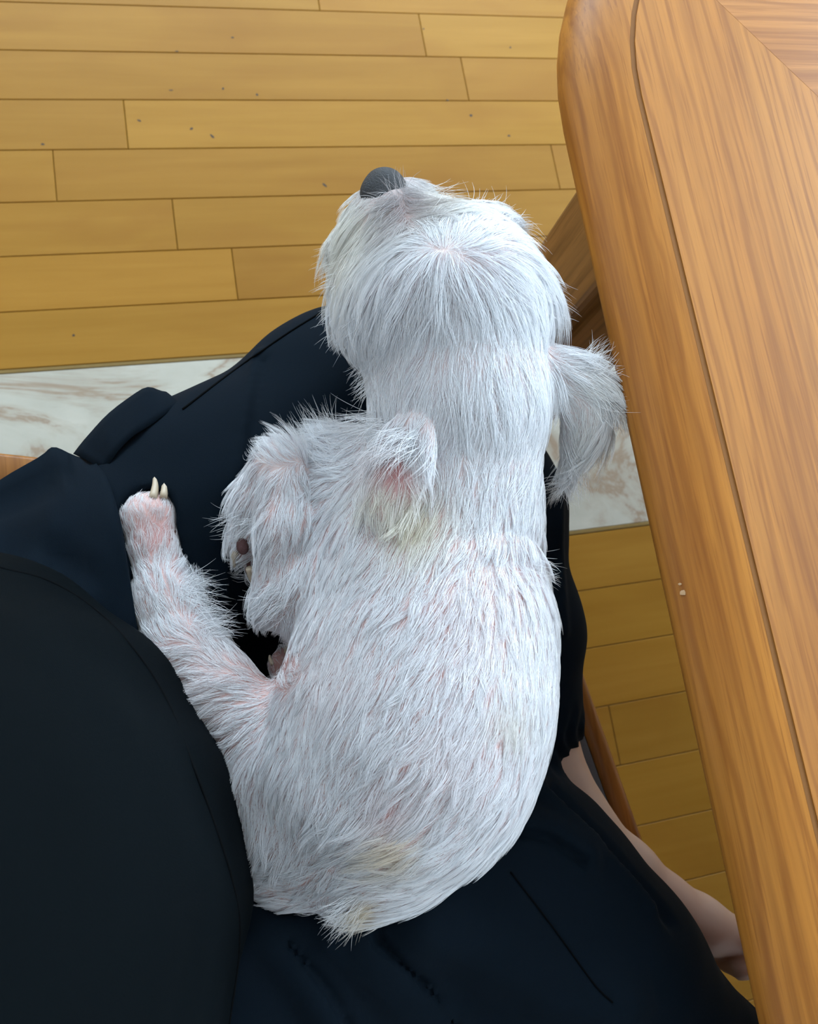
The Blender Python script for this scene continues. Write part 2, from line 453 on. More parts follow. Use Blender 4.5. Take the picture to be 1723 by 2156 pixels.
def slab(name, pts, z0, z1, mat, ch=.0002):
    n = len(pts); c = np.mean(pts, axis=0)
    inn = []
    for i in range(n):
        a = np.array(pts[i]); d = c - a; inn.append(a + d / np.linalg.norm(d) * ch)
    v = [(x, y, z0) for x, y in pts] + [(x, y, z1 - ch) for x, y in pts] + [(x, y, z1) for x, y in inn]
    f = [tuple(range(n - 1, -1, -1)), tuple(range(2 * n, 3 * n))]
    for k in range(2):
        for i in range(n):
            j = (i + 1) % n; f.append((k * n + i, k * n + j, (k + 1) * n + j, (k + 1) * n + i))
    return tpart(name, v, f, mat)
inl_o, inl_i = outline(.0425), outline(.0460)
v = [(x, y, .7449) for x, y in inl_o] + [(x, y, .7449) for x, y in inl_i]
tpart('inlay_line', v, [(i, (i + 1) % nn, nn + (i + 1) % nn, nn + i) for i in range(nn)], M_INLAY)
# veneer leaves of the flat top: side leaf (grain along the edge) and end leaf, mitred
ma, mb = W(1515, 8, TZ)[:2], W(1712, 195, TZ)[:2]
md = (mb - ma) / np.linalg.norm(mb - ma)
def clip(poly, p, nrm):
    out = []
    for i in range(len(poly)):
        a, b = np.array(poly[i]), np.array(poly[(i + 1) % len(poly)])
        da, db = (a - p) @ nrm, (b - p) @ nrm
        if da >= 0: out.append(tuple(a))
        if da * db < 0: out.append(tuple(a + (b - a) * da / (da - db)))
    return out
inner = outline(.0462)
nrm = np.array([-md[1], md[0]])
if nrm[0] > 0: nrm = -nrm
mc = np.array([0, (TY0 + TY1) / 2])                       # the far half mirrors the near half
nrm2 = np.array([nrm[0], -nrm[1]]); ma2 = np.array([ma[0], 2 * mc[1] - ma[1]])
side = clip(clip(inner, ma, nrm), ma2, nrm2)
slab('veneer_leaf', side, .7435, TZ + .0006, M_TOPY)
up_ = np.array([0, 1.])
slab('veneer_leaf', clip(clip(inner, ma, -nrm), mc + up_ * .0004, up_), .7435, TZ + .0006, M_TOPX)
slab('veneer_leaf', clip(clip(inner, ma2, -nrm2), mc - up_ * .0004, -up_), .7435, TZ + .0006, M_TOPX)
def tleg(x0, x1, y0, y1):
    r = .014; n = 5; pts = []
    for cx_, cy_, a0 in ((x1 - r, y1 - r, 0), (x0 + r, y1 - r, 90), (x0 + r, y0 + r, 180), (x1 - r, y0 + r, 270)):
        for i in range(n + 1):
            a = math.radians(a0 + 90 * i / n); pts.append((cx_ + r * math.cos(a), cy_ + r * math.sin(a)))
    n = len(pts); v = [(x, y, 0.0005) for x, y in pts] + [(x, y, .691) for x, y in pts]
    tpart('table_leg', v, [tuple(range(n - 1, -1, -1)), tuple(range(n, 2 * n))] + [(i, (i + 1) % n, n + (i + 1) % n, n + i) for i in range(n)], M_LEG, False)
tleg(.331, .437, .280, .386); tleg(1.84, 1.946, .280, .386); tleg(.331, .437, -.716, -.610); tleg(1.84, 1.946, -.716, -.610)
for a, b in (((.396, .278, .665), (.396, -.608, .665)), ((1.893, .278, .665), (1.893, -.608, .665)), ((.44, .333, .665), (1.838, .333, .665)), ((.44, -.663, .665), (1.838, -.663, .665))):
    bar('apron', Vector(a) - off, Vector(b) - off, .022, .048, M_LEG, table)
# two flakes of chipped varnish on the rounded edge
M_CHIP = mat_simple('bare_chip', srgb(206, 168, 126), .8)
for px, py, s in ((1431, 1230, .0011), (1437, 1248, .0018)):
    c = W(px, py, .7255); c[0] = max(c[0], TX + .003)
    pts = [(random.uniform(.5, 1) * s * math.cos(a), random.uniform(.5, 1) * s * math.sin(a) * 1.3) for a in np.linspace(0, 2 * math.pi, 8)[:-1]]
    v = [(c[0] + x, c[1] + y, c[2] + x * 1.1 + .0002) for x, y in pts] + [(c[0], c[1], c[2] + .0004)]
    tpart('varnish_chip', v, [(i, (i + 1) % 7, 7) for i in range(7)], M_CHIP)

# ------------------------------------------------------------------ chair
CA = np.array([.987, .162]); CN = np.array([-.162, .987])
M_CHAIR = mat_wood('chair_wood', srgb(120, 74, 30), srgb(164, 108, 50), srgb(176, 122, 62), 'Y', .38, .8)
M_CUSH = mat_simple('grey_seat_fabric', srgb(84, 84, 88), .75, .3, (700, .3, .0006))
chair = empty('dining_chair', (.08, 0, 0))
tag(chair, 'wooden dining chair with grey padded seat under the seated person', 'chair')
coff = Vector(chair.location)
def cp(a, n_, z):
    p = CA * a + CN * n_; return Vector((p[0], p[1], z))
cc = .034
SF, SB = .326, -.19
def seat_outline(ins, rr=.045, n=6, el=0.0):
    fr = [(SF - ins, cc - .335 + ins), (SF - ins, cc + .055 - ins - el), (SB + ins, cc + .264 - ins - el), (SB + ins, cc - .30 + ins)]
    pts = []; m_ = len(fr)
    for i in range(m_):
        p, a, b = np.array(fr[i]), np.array(fr[i - 1]), np.array(fr[(i + 1) % m_])
        da, db = (a - p) / np.linalg.norm(a - p), (b - p) / np.linalg.norm(b - p)
        r = max(rr - ins * .5, .012)
        for t in np.linspace(0, 1, n):
            pts.append(tuple(p + da * r * (1 - t) ** 2 + db * r * t ** 2))
    return pts
def cring(name, prof, mat, capb=True, capt=True, el=0.0):
    v = []; f = []; n = None
    for ins, z in prof:
        o = seat_outline(ins, el=el if ins > .021 else 0); n = len(o); v += [cp(a, b, z) - coff for a, b in o]
    for k in range(len(prof) - 1):
        for i in range(n):
            j = (i + 1) % n; f.append((k * n + i, k * n + j, (k + 1) * n + j, (k + 1) * n + i))
    if capb: f.append(tuple(range(n - 1, -1, -1)))
    if capt: f.append(tuple(range((len(prof) - 1) * n, len(prof) * n)))
    return mesh_obj(name, v, f, mat, chair, True)
cring('seat_frame', [(.02, .385), (.004, .387), (0, .393), (0, .424), (.004, .4305), (.008, .432), (.022, .4325), (.022, .42), (.06, .40)], M_CHAIR, el=.045)
cring('seat_cushion', [(.024, .421), (.0225, .430), (.026, .4355), (.04, .4395), (.10, .441)], M_CUSH, el=.045)
for a, b in ((SF - .03, cc - .265), (SF - .03, cc + .02)):
    bar('front_leg', cp(a, b, .392) - coff, cp(a + .01, b, .0005) - coff, .04, .04, M_CHAIR, chair, .006, (1, 0, 0), .75)
for b in (cc - .25, cc + .215):
    bar('rear_leg', cp(SB + .03, b, .392) - coff, cp(SB - .05, b, .0005) - coff, .04, .04, M_CHAIR, chair, .006, (1, 0, 0), .75)
    bar('back_post', cp(SB + .018, b, .43) - coff, cp(SB - .13, b * .98, .92) - coff, .034, .034, M_CHAIR, chair, .006, (1, 0, 0), .8)
bar('top_rail', cp(SB - .125, cc - .27, .90) - coff, cp(SB - .125, cc + .235, .90) - coff, .022, .075, M_CHAIR, chair)
for k in range(5):
    b = cc - .19 + k * .087
    bar('back_slat', cp(SB - .028, b, .56) - coff, cp(SB - .119, b, .868) - coff, .028, .012, M_CHAIR, chair, .003, (1, 0, 0))
bar('back_rail', cp(SB - .024, cc - .235, .545) - coff, cp(SB - .024, cc + .205, .545) - coff, .018, .04, M_CHAIR, chair)
for b in (cc - .26, cc + .05):
    bar('side_stretcher', cp(SF - .04, b, .2) - coff, cp(SB - .0, b, .2) - coff, .018, .024, M_CHAIR, chair)

# ------------------------------------------------------------------ dog: the shape
def D(px, py, z, r): return (W(px, py, z), r)
def rotz_frame(d, n):
    d = d / np.linalg.norm(d); n = n - d * (n @ d); n /= np.linalg.norm(n); s = np.cross(n, d)
    return np.array([d, s, n])

TOES_H = [((302, 1088), (289, 1074)), ((318, 1078), (323, 1054)), ((335, 1078), (344, 1054)), ((286, 1108), (273, 1098))]
def dog_sdf(P):
    d = chain(P, [D(768, 1722, .638, .052), D(795, 1655, .645, .072), D(852, 1560, .65, .082), D(888, 1440, .652, .081), D(906, 1300, .65, .076), D(890, 1170, .648, .068)], .03)
    d = smin(d, chain(P, [D(890, 1170, .648, .062), D(955, 1050, .668, .052), D(965, 900, .688, .055)], .03), .03)
    # head
    h = sd_cone(P, *[q for q in (W(965, 800, .69), W(940, 655, .70))], .060, .062)
    h = smin(h, sd_cone(P, W(935, 645, .70), W(915, 570, .697), .055, .037), .03)
    h = smin(h, chain(P, [D(890, 570, .695, .038), D(848, 490, .694, .022), D(818, 420, .693, .0125)], .02), .02)
    h = smin(h, sd_cone(P, W(800, 640, .675), W(775, 540, .672), .035, .026), .03)
    h = smin(h, sd_cone(P, W(800, 500, .68), W(795, 455, .68), .018, .013), .02)
    h = smin(h, sd_cone(P, W(1060, 640, .685), W(1010, 520, .69), .034, .026), .03)
    h = smin(h, sd_cone(P, W(890, 470, .682), W(870, 430, .684), .02, .014), .02)
    d = smin(d, h, .025)
    # chest between the forelegs
    d = smin(d, chain(P, [D(870, 1150, .63, .05), D(735, 1040, .622, .036), D(715, 985, .62, .024)], .03), .03)
    # folded foreleg: shoulder, elbow, wrist, paw
    d = smin(d, chain(P, [D(780, 1190, .638, .045), D(650, 1240, .632, .028), D(606, 1258, .628, .0215)], .02), .014)
    fl = chain(P, [D(603, 1255, .632, .021), D(606, 1110, .644, .0205), D(592, 985, .646, .0175)], .008)
    fl = smin(fl, chain(P, [D(590, 975, .644, .0165), D(545, 1050, .630, .017), D(522, 1135, .620, .0145)], .006), .005)
    for a, b in (((515, 1140), (503, 1172)), ((530, 1150), (527, 1195)), ((540, 1150), (545, 1200))):
        fl = smin(fl, sd_cone(P, W(*a, .618), W(*b, .612), .0065, .0048), .003)
    d = smin(d, fl, .006)
    # stretched hind leg
    hl = chain(P, [D(660, 1700, .63, .052), D(585, 1620, .634, .034), D(535, 1530, .630, .0265), D(455, 1450, .626, .025), D(385, 1370, .622, .0225), D(350, 1270, .618, .0185), D(326, 1160, .615, .0145)], .012)
    hl = smin(hl, sd_cone(P, W(322, 1145, .615), W(315, 1092, .614), .0155, .0185), .008)
    for a, b in TOES_H:
        hl = smin(hl, sd_cone(P, W(*a, .615), W(*b, .613), .0085, .0062), .003)
    d = smin(d, hl, .012)
    d = smin(d, sd_cone(P, W(625, 1770, .625), W(600, 1820, .622), .036, .022), .03)
    # the other hind paw under the belly
    o = chain(P, [D(700, 1520, .61, .03), D(630, 1440, .603, .012), D(598, 1400, .60, .0105)], .01)
    for a, b in (((585, 1410), (575, 1398)), ((595, 1395), (589, 1380)), ((603, 1390), (602, 1370))):
        o = smin(o, sd_cone(P, W(*a, .60), W(*b, .598), .006, .004), .003)
    d = smin(d, o, .01)
    # tail
    d = smin(d, chain(P, [D(778, 1800, .64, .026), D(772, 1865, .634, .013), D(758, 1905, .624, .006)], .02), .02)
    # ears
    c = W(838, 985, .722); ax = W(790, 1090, .704) - W(872, 880, .722)
    M = rotz_frame(ax, np.array([-.62, .05, .78])); ear = sd_ell(P, c, (.038, .022, .005), M)
    ear = smax(ear, -sd_ell(P, c + M[2] * .0065, (.028, .013, .0055), M), .002)
    d = smin(d, ear, .004)
    d = smin(d, sd_cone(P, W(865, 1000, .695), W(850, 1090, .69), .02, .014), .012)
    d = smin(d, chain(P, [D(1170, 790, .70, .020), D(1238, 830, .698, .013), D(1232, 905, .688, .011), D(1200, 985, .674, .0075)], .02), .012)
    # scruff fold behind the neck
    rip = .0014 * np.sin((P[1] - .062 + .2 * (P[0] - .15) + .006 * np.sin(P[0] * 60)) * 260) * np.exp(-((P[1] - .065) / .014) ** 2 - ((P[0] - .20) / .05) ** 2)
    return d - rip

DLO = (-.10, -.24, .57); DHI = (.35, .40, .80)
DV, DF = nets(dog_sdf, DLO, DHI, .0032)
# keep it off the lap plane below
DN = grad(dog_sdf, DV)
DP = Pix(DV)

def mat_skin_dog():
    t = NT('dog_skin')
    a = t.n('ShaderNodeVertexColor', _layer_name='tone')
    n = t.noise(t.coords(rnd=False), 45, 5, .6); n2 = t.noise(t.coords(rnd=False), 16, 3)
    c = t.mix(t.ramp(n2, [(.45, (0, 0, 0, 1)), (.68, (.75, .75, .75, 1))]), a.outputs['Color'], t.mix(.5, a.outputs['Color'], srgb(196, 140, 134)))
    c = t.mix(t.math('MULTIPLY', n, .3), c, srgb(205, 170, 165))
    t.l(c, t.b.inputs['Base Color']); t.b.inputs['Roughness'].default_value = .6
    return t.m
M_DOG = mat_skin_dog()
dog = mesh_obj('dog', DV, DF, M_DOG, None, True)
tag(dog, 'small white long-haired dog lying on its side across a lap', 'dog')
def blob(pts, c, r):
    q = ((pts[:, 0] - c[0]) ** 2 + (pts[:, 1] - c[1]) ** 2) / (r * r)
    return np.exp(-q)
tone = np.tile(np.array(srgb(224, 190, 186)[:3]), (len(DV), 1))
hw = np.clip((1100 - DP[:, 1]) / 150, 0, 1)[:, None]; tone = tone * (1 - hw) + np.array(srgb(232, 220, 219)[:3]) * hw
def paint(c, r, col, amt=1.0):
    global tone
    w = (blob(DP, c, r) * amt)[:, None]; tone = tone * (1 - w) + np.array(srgb(*col)[:3]) * w
for c, r, col, a in [((838, 980), 66, (172, 98, 98), .95), ((850, 450), 40, (92, 78, 78), .85), ((858, 420), 24, (92, 78, 78), .8), ((800, 400), 34, (70, 64, 66), .9), ((330, 1130), 40, (206, 150, 150), .8),
                     ((330, 1060), 40, (205, 160, 155), .6), ((512, 1150), 16, (92, 66, 66), .95), ((528, 1190), 12, (92, 66, 66), .95), ((590, 1400), 45, (150, 108, 104), .95),
                     ((840, 1700), 60, (206, 150, 148), .7), ((850, 1660), 45, (206, 150, 148), .6), ((1020, 1200), 60, (214, 165, 158), .6), ((960, 1330), 90, (212, 168, 164), .5)]:
    paint(c, r, col, a)
ca = dog.data.color_attributes.new('tone', 'FLOAT_COLOR', 'POINT')
ca.data.foreach_set('color', np.concatenate([tone, np.ones((len(tone), 1))], 1).astype(np.float32).ravel())

# ------------------------------------------------------------------ dog: nose, claws, pads
M_NOSE = mat_simple('black_nose', srgb(58, 60, 64), .62, .35, (900, .8, .0012))
nc = W(810, 394, .700); na = W(795, 352, .697) - W(828, 440, .704); na /= np.linalg.norm(na)
NM = rotz_frame(na, np.array([0, 0, 1.]))
def nose_sdf(P):
    d = sd_ell(P, nc, (.0138, .0150, .0125), NM)
    d = smin(d, sd_ell(P, nc - na * .010 - NM[1] * .006, (.013, .0095, .0085), NM), .005)
    d = smin(d, sd_ell(P, nc - na * .010 + NM[1] * .006, (.012, .0085, .0085), NM), .005)
    d = smin(d, sd_ell(P, W(779, 410, .698), (.0065, .0075, .008)), .006)
    tip = nc + na * .0115
    for s in (-1, 1):
        q = tip + NM[1] * s * .0062 - NM[2] * .001
        d = smax(d, -sd_ell(P, q, (.004, .0026, .0035), NM), .002)
    d = smax(d, -sd_cone(P, tip + NM[2] * .004 + na * .001, tip - NM[2] * .012 + na * .0005, .0008, .0008), .001)
    return d
v, f = nets(nose_sdf, nc - .022, nc + .022, .0011)
o = mesh_obj('nose', v, f, M_NOSE, dog, True); tag(o, 'black nose tip')
M_CLAW = mat_simple('ivory_claw', srgb(206, 190, 166), .4)
M_PAD = mat_simple('brown_paw_pad', srgb(96, 68, 68), .75, .3, (600, .5, .0008))
def claw(pts, z0, z1, r=.0022):
    p = spline([W(*q, z0 + (z1 - z0) * i / (len(pts) - 1)) for i, q in enumerate(pts)], 7)
    rr = [r * (1 - .03 * i - .011 * i * i) for i in range(7)]
    tube('claw', p, rr, M_CLAW, dog, 7)
claw([(322, 1050), (327, 1024), (326, 1003)], .627, .618, .0030); claw([(344, 1048), (347, 1022), (343, 1001)], .626, .617, .0028)
claw([(295, 1092), (288, 1070), (280, 1052)], .629, .622, .0026); claw([(272, 1090), (264, 1078), (263, 1068)], .615, .610, .002)
claw([(497, 1160), (491, 1178), (494, 1194)], .628, .617, .0026); claw([(526, 1196), (529, 1214), (535, 1233)], .629, .619, .0029); claw([(545, 1198), (545, 1216), (548, 1230)], .627, .618, .0027)
claw([(575, 1400), (569, 1388), (568, 1380)], .606, .603, .0017); claw([(603, 1376), (604, 1362), (608, 1352)], .606, .602, .0019)
for px, py, a, b, ang in ((511, 1148, .0045, .0068, .25), (528, 1186, .0036, .0042, 0)):
    c = hit(dog_sdf, [(px, py)], .8, .55)[0]
    def pad_sdf(P, c=c, a=a, b=b): return sd_ell(P, c, (a, b, .004))
    v, f = nets(pad_sdf, c - .009, c + .009, .001); mesh_obj('paw_pad', v, f, M_PAD, dog, True)

# ------------------------------------------------------------------ dog: fur
# flow of the coat: pixel position on the animal, direction the hair lies, length (mm), lift
G = [
 # head, whorl near (930,510)
 (930, 560, -.05, 1, 34, .28), (880, 600, -.5, .85, 34, .25), (830, 600, -.75, .65, 32, .25), (770, 620, -.85, .5, 26, .3), (720, 640, -.8, .6, 20, .4), (960, 640, .05, 1, 36, .2), (900, 720, -.45, .9, 36, .18),
 (820, 740, -.6, .8, 34, .2), (760, 760, -.5, .85, 26, .3), (1000, 580, .45, .9, 36, .22), (1060, 560, .75, .65, 34, .25), (1120, 600, .7, .7, 30, .28), (1090, 700, .4, .9, 34, .2), (1160, 680, .45, .9, 28, .25),
 (980, 760, .05, 1, 36, .16), (1060, 820, .2, 1, 34, .16), (1150, 780, .6, .8, 28, .22), (880, 830, -.3, .95, 34, .18), (800, 850, -.35, .95, 28, .25), (960, 900, 0, 1, 30, .14), (1080, 920, -.05, 1, 28, .15), (900, 900, -.3, 1, 28, .16),
 (1000, 500, .6, -.5, 26, .4), (1050, 480, .75, -.55, 26, .45), (1090, 520, .9, -.1, 28, .4), (960, 490, .3, -.75, 18, .4), (920, 490, -.2, -.6, 14, .35),
 (870, 490, -.9, .1, 24, .3), (820, 500, -1, .3, 26, .3), (760, 520, -.9, .5, 26, .35), (720, 540, -.8, .6, 22, .4), (840, 440, -.9, .45, 22, .25), (800, 440, -.9, .5, 24, .3), (770, 460, -.8, .6, 24, .35), (820, 410, -.7, .5, 13, .25),
 (870, 430, .8, .35, 24, .25), (910, 440, .95, .25, 26, .3), (880, 460, .9, .2, 20, .3), (850, 400, .7, .4, 12, .2),
 # neck and ears
 (880, 930, .25, 1, 22, .2), (815, 910, -.85, .3, 22, .4), (860, 990, .35, .95, 12, .2), (805, 985, -.5, .85, 16, .35), (785, 1050, -.25, 1, 17, .3), (815, 1060, .1, 1, 14, .25), (850, 1050, -.45, .9, 24, .25), (900, 1080, -.4, .9, 24, .2), (1000, 1030, -.05, 1, 20, .2), (1090, 1050, .05, 1, 18, .25),
 (1200, 760, .85, .1, 26, .35), (1250, 790, .8, .5, 26, .35), (1280, 840, .3, .9, 22, .3), (1240, 900, -.25, 1, 24, .25), (1200, 970, -.25, 1, 22, .25),
 (950, 1150, -.3, .6, 14, .35), (1050, 1150, -.15, .8, 14, .4), (1110, 1180, .2, .9, 14, .4),
 # trunk
 (1000, 1230, -.2, 1, 16, .25), (1090, 1280, -.02, 1, 16, .2), (900, 1230, -.45, .9, 17, .22), (800, 1230, -.6, .8, 16, .25), (720, 1300, -.45, .9, 16, .22), (900, 1350, -.5, .85, 19, .2), (1000, 1380, -.3, .95, 18, .2), (1090, 1420, -.05, 1, 17, .16),
 (780, 1400, -.5, .87, 19, .2), (680, 1420, -.3, .95, 17, .2), (640, 1520, -.25, 1, 16, .2), (740, 1530, -.45, .9, 19, .2), (860, 1500, -.5, .87, 20, .2), (980, 1520, -.4, .92, 19, .18), (1080, 1560, -.12, 1, 17, .16), (900, 1640, -.5, .87, 20, .2),
 (780, 1640, -.5, .85, 20, .2), (680, 1640, -.4, .9, 18, .2), (1020, 1670, -.4, .92, 18, .16), (940, 1780, -.65, .75, 19, .18), (830, 1780, -.75, .6, 20, .2), (720, 1770, -.7, .65, 19, .2), (630, 1780, -.6, .75, 18, .22), (580, 1840, -.7, .5, 18, .3), (980, 1800, -.6, .8, 17, .16),
 (880, 1870, -.9, .45, 19, .18), (780, 1870, -.75, .6, 17, .2), (690, 1860, -.5, .8, 15, .25), (755, 1915, -.45, .75, 17, .3), (650, 1870, -.5, .7, 13, .3), (700, 1895, -.3, .9, 14, .25), (830, 1905, -.9, .45, 14, .2), (600, 1850, -.6, .5, 12, .3),
 # chest and foreleg
 (690, 930, -.7, -.7, 22, .5), (650, 960, -.75, -.5, 18, .5), (720, 980, -.7, -.3, 18, .35), (690, 1040, -.8, .2, 15, .3), (700, 1120, -.5, .7, 15, .25), (740, 1180, -.6, .7, 16, .25), (650, 1180, -.2, 1, 16, .25),
 (620, 1000, .3, .9, 15, .3), (590, 960, -.4, -.5, 11, .35), (620, 1080, .1, 1, 16, .25), (570, 1010, -.5, .75, 15, .35), (530, 1070, -.5, .8, 18, .4), (515, 1120, -.5, .8, 13, .4), (560, 1130, -.5, .8, 16, .3), (600, 1180, -.3, .9, 16, .25), (580, 1250, -.7, .5, 16, .35), (620, 1280, -.4, .8, 14, .3),
 # hind leg
 (560, 1620, -.5, .8, 15, .25), (540, 1680, -.3, .95, 16, .25), (590, 1560, -.6, .6, 14, .25), (500, 1520, -.85, .4, 15, .25), (550, 1460, -.8, .1, 12, .25), (460, 1440, -.9, .25, 15, .25), (470, 1380, -.4, -.5, 12, .4), (390, 1380, -.85, .2, 14, .25), (370, 1320, -.4, -.5, 15, .3), (430, 1310, .7, -.3, 16, .5),
 (350, 1250, -.15, -.9, 13, .25), (400, 1240, .7, -.35, 16, .5), (380, 1190, .5, -.5, 12, .4), (310, 1220, -.5, -.6, 12, .35), (330, 1160, .05, -.9, 8, .2), (320, 1100, .1, -1, 6, .2), (290, 1090, -.3, -.8, 6, .3), (350, 1090, .2, -.9, 5, .25), (320, 1060, .05, -1, 4.5, .25), (280, 1075, -.3, -.8, 5, .3), (345, 1055, .1, -1, 4, .2), (590, 1400, -.3, -.9, 4, .2),
]
G = np.array(G, float)
gd = G[:, 2:4] / np.linalg.norm(G[:, 2:4], axis=1, keepdims=True)

def flow(px):
    """direction in the picture, length and lift of the coat at picture points, by inverse-distance weights"""
    out = np.zeros((len(px), 4))
    for s in range(0, len(px), 20000):
        q = px[s:s + 20000]
        d2 = ((q[:, None, :] - G[None, :, :2]) ** 2).sum(2)
        w = 1.0 / (d2 + 350.0) ** 1.9
        w /= w.sum(1, keepdims=True)
        out[s:s + 20000, :2] = w @ gd; out[s:s + 20000, 2] = w @ G[:, 4]; out[s:s + 20000, 3] = w @ G[:, 5]
    return out

def img_to_world(p, dxy):
    """a step in the picture at constant height, as a world direction"""
    z = HCAM - p[:, 2]
    px = Pix(p)
    def w(q):
        v = np.stack([q[:, 0] - CXP, q[:, 1] - CYP, np.full(len(q), FPX)], 1) @ RC.T
        t = z / v[:, 2]; return np.stack([v[:, 0] * t, -v[:, 1] * t, p[:, 2]], 1)
    d = w(px + dxy * 2.0) - w(px); return d / (np.linalg.norm(d, axis=1, keepdims=True) + 1e-12)

# sample roots on the skin
tri = np.concatenate([DF[:, [0, 1, 2]], DF[:, [0, 2, 3]]])
ta, tb, tc_ = DV[tri[:, 0]], DV[tri[:, 1]], DV[tri[:, 2]]
fn_ = np.cross(tb - ta, tc_ - ta); ar = np.linalg.norm(fn_, axis=1) / 2
nz = DN[tri].mean(1)[:, 2]
cpix = Pix((ta + tb + tc_) / 3)
dens = np.clip((nz + .55) / .5, 0, 1)
headw = np.clip(1 - (cpix[:, 1] - 950) / 150, 0, 1)
dens = dens * (1.0 + .1 * headw)
for c, r, kp in [((512, 1152), 20, .15), ((528, 1188), 14, .1), ((330, 1130), 36, .5), ((590, 1400), 50, .12), ((838, 980), 52, .0), ((855, 440), 26, .45), ((535, 1205), 22, .1), ((497, 1175), 16, .15), ((930, 515), 40, 1.8), ((328, 1035), 26, .2), ((806, 385), 46, -.2), ((330, 1040), 22, .4), ((845, 1690), 55, .7)]:
    dens *= np.clip(1 - (1 - kp) * blob(cpix, c, r), 0, 2)
wgt = ar * dens; wgt /= wgt.sum()
NH = 140000
ti = rng.choice(len(tri), NH, p=wgt)
u1, u2 = rng.random(NH), rng.random(NH); fl = u1 + u2 > 1; u1[fl], u2[fl] = 1 - u1[fl], 1 - u2[fl]
bc = np.stack([1 - u1 - u2, u1, u2], 1)[:, :, None]
P0 = (DV[tri[ti]] * bc).sum(1); N0 = (DN[tri[ti]] * bc).sum(1); N0 /= np.linalg.norm(N0, axis=1, keepdims=True)
px0 = Pix(P0)
FL = flow(px0)
def tangent(p, n, fl):
    t = img_to_world(p, fl[:, :2] / (np.linalg.norm(fl[:, :2], axis=1, keepdims=True) + 1e-9))
    t = t - n * (t * n).sum(1, keepdims=True)
    return t / (np.linalg.norm(t, axis=1, keepdims=True) + 1e-9)
T0 = tangent(P0, N0, FL)
S0 = np.cross(N0, T0)
# locks of hair: the long outer coat gathers in fine locks, the short undercoat does not
outer = rng.random(NH) < .68
NC = NH // 17
ci = rng.choice(np.argwhere(outer).ravel(), NC, replace=False)
kd = kdtree.KDTree(NC)
for i, k in enumerate(ci): kd.insert(P0[k], i)
kd.balance()
near = np.array([kd.find(p)[1] for p in P0])
cw_ang = rng.normal(0, .15, NC); cw_lift = rng.uniform(.5, 1.4, NC); cw_len = rng.uniform(.65, 1.3, NC); cw_ph = rng.uniform(0, 6.28, NC); cw_amp = rng.uniform(.02, .10, NC)
LS = np.where(outer, 1.42, .75)
L = FL[:, 2] / 1000 * cw_len[near] * rng.uniform(.55, 1.12, NH) * LS
ang = cw_ang[near] + rng.normal(0, .09, NH) + np.where(outer, 0, rng.normal(0, .2, NH))
lift = (FL[:, 3] * np.where(px0[:, 1] < 900, .6, .72) * cw_lift[near] + rng.normal(0, .03, NH)) * np.where(outer, 1, .6)
Td = T0 * np.cos(ang)[:, None] + S0 * np.sin(ang)[:, None]
ck = ci[near]
K = 6
HP = np.zeros((NH, K, 3), np.float32)
kap = np.where(px0[:, 1] < 900, 6.6, 4.8)
def strand(p, t, s_, n, l, lf, ph, am, kp, sg):
    side = am * np.sin(ph + 5.0 * sg) * l
    curl = kp * (sg * l) ** 2
    up = lf * l * (sg - .42 * sg * sg) + .0005
    return p + t * (l * sg * .97)[:, None] + s_ * side[:, None] * sg + n * (up - curl * .85)[:, None]
Lc = L[ck]; Tc = Td[ck]; lc = lift[ck]
for k in range(K):
    sg = k / (K - 1)
    own = strand(P0, Td, S0, N0, L, lift, cw_ph[near], cw_amp[near], kap, sg)
    cen = strand(P0[ck], Tc, S0[ck], N0[ck], Lc, lc, cw_ph[near], cw_amp[near], kap[ck], sg)
    cl = (np.where(outer, .66, .2) * sg ** 1.1)[:, None]
    HP[:, k] = own * (1 - cl) + cen * cl
HP += rng.normal(0, .00015, HP.shape) * (np.arange(K) / K)[None, :, None]
# loose long wisps: muzzle, tail, hind-leg feathering, brow
wis = []
def wisp(cx_, cy_, r, dx, dy, l, lf, n):
    sel = np.argwhere((np.hypot(px0[:, 0] - cx_, px0[:, 1] - cy_) < r) & (N0[:, 2] > -.2)).ravel()
    if not len(sel): return
    for i in rng.choice(sel, min(n, len(sel)), replace=False):
        d = np.array([[dx, dy]]) + rng.normal(0, .22, (1, 2))
        t = img_to_world(P0[i:i + 1], d)[0]; l_ = l / 1000 * rng.uniform(.6, 1.2); bend = rng.normal(0, .4)
        s = np.cross(N0[i], t)
        wis.append([P0[i] + t * l_ * g + s * bend * l_ * g * g + N0[i] * l_ * (lf * g - .5 * lf * g * g) for g in np.linspace(0, 1, K)])
wisp(815, 420, 28, -.55, .35, 15, .5, 60); wisp(840, 415, 22, -.3, -.7, 14, .5, 26); wisp(850, 400, 25, .7, .4, 14, .4, 30); wisp(900, 425, 30, .95, .1, 22, .35, 50)
wisp(750, 1905, 35, -.7, .6, 17, .2, 130); wisp(400, 1240, 40, .8, .35, 20, .4, 90); wisp(430, 1310, 40, .8, .1, 18, .4, 70); wisp(690, 950, 50, -.5, -.8, 22, .5, 160)
wisp(1040, 460, 60, .6, -.75, 15, .4, 60); wisp(1130, 620, 50, .7, .7, 17, .35, 70); wisp(1250, 770, 40, .7, -.35, 20, .5, 90); wisp(1270, 840, 35, .6, .6, 18, .4, 60); wisp(1200, 985, 35, -.1, 1, 20, .3, 120)
wisp(700, 560, 45, -.75, .5, 13, .4, 70); wisp(720, 680, 45, -.6, .8, 13, .4, 80); wisp(750, 800, 40, -.5, .8, 12, .4, 70); wisp(1110, 1200, 45, .7, .5, 13, .5, 60); wisp(590, 1260, 40, -.7, .5, 14, .4, 60); wisp(510, 1100, 30, -.8, .4, 15, .4, 60)
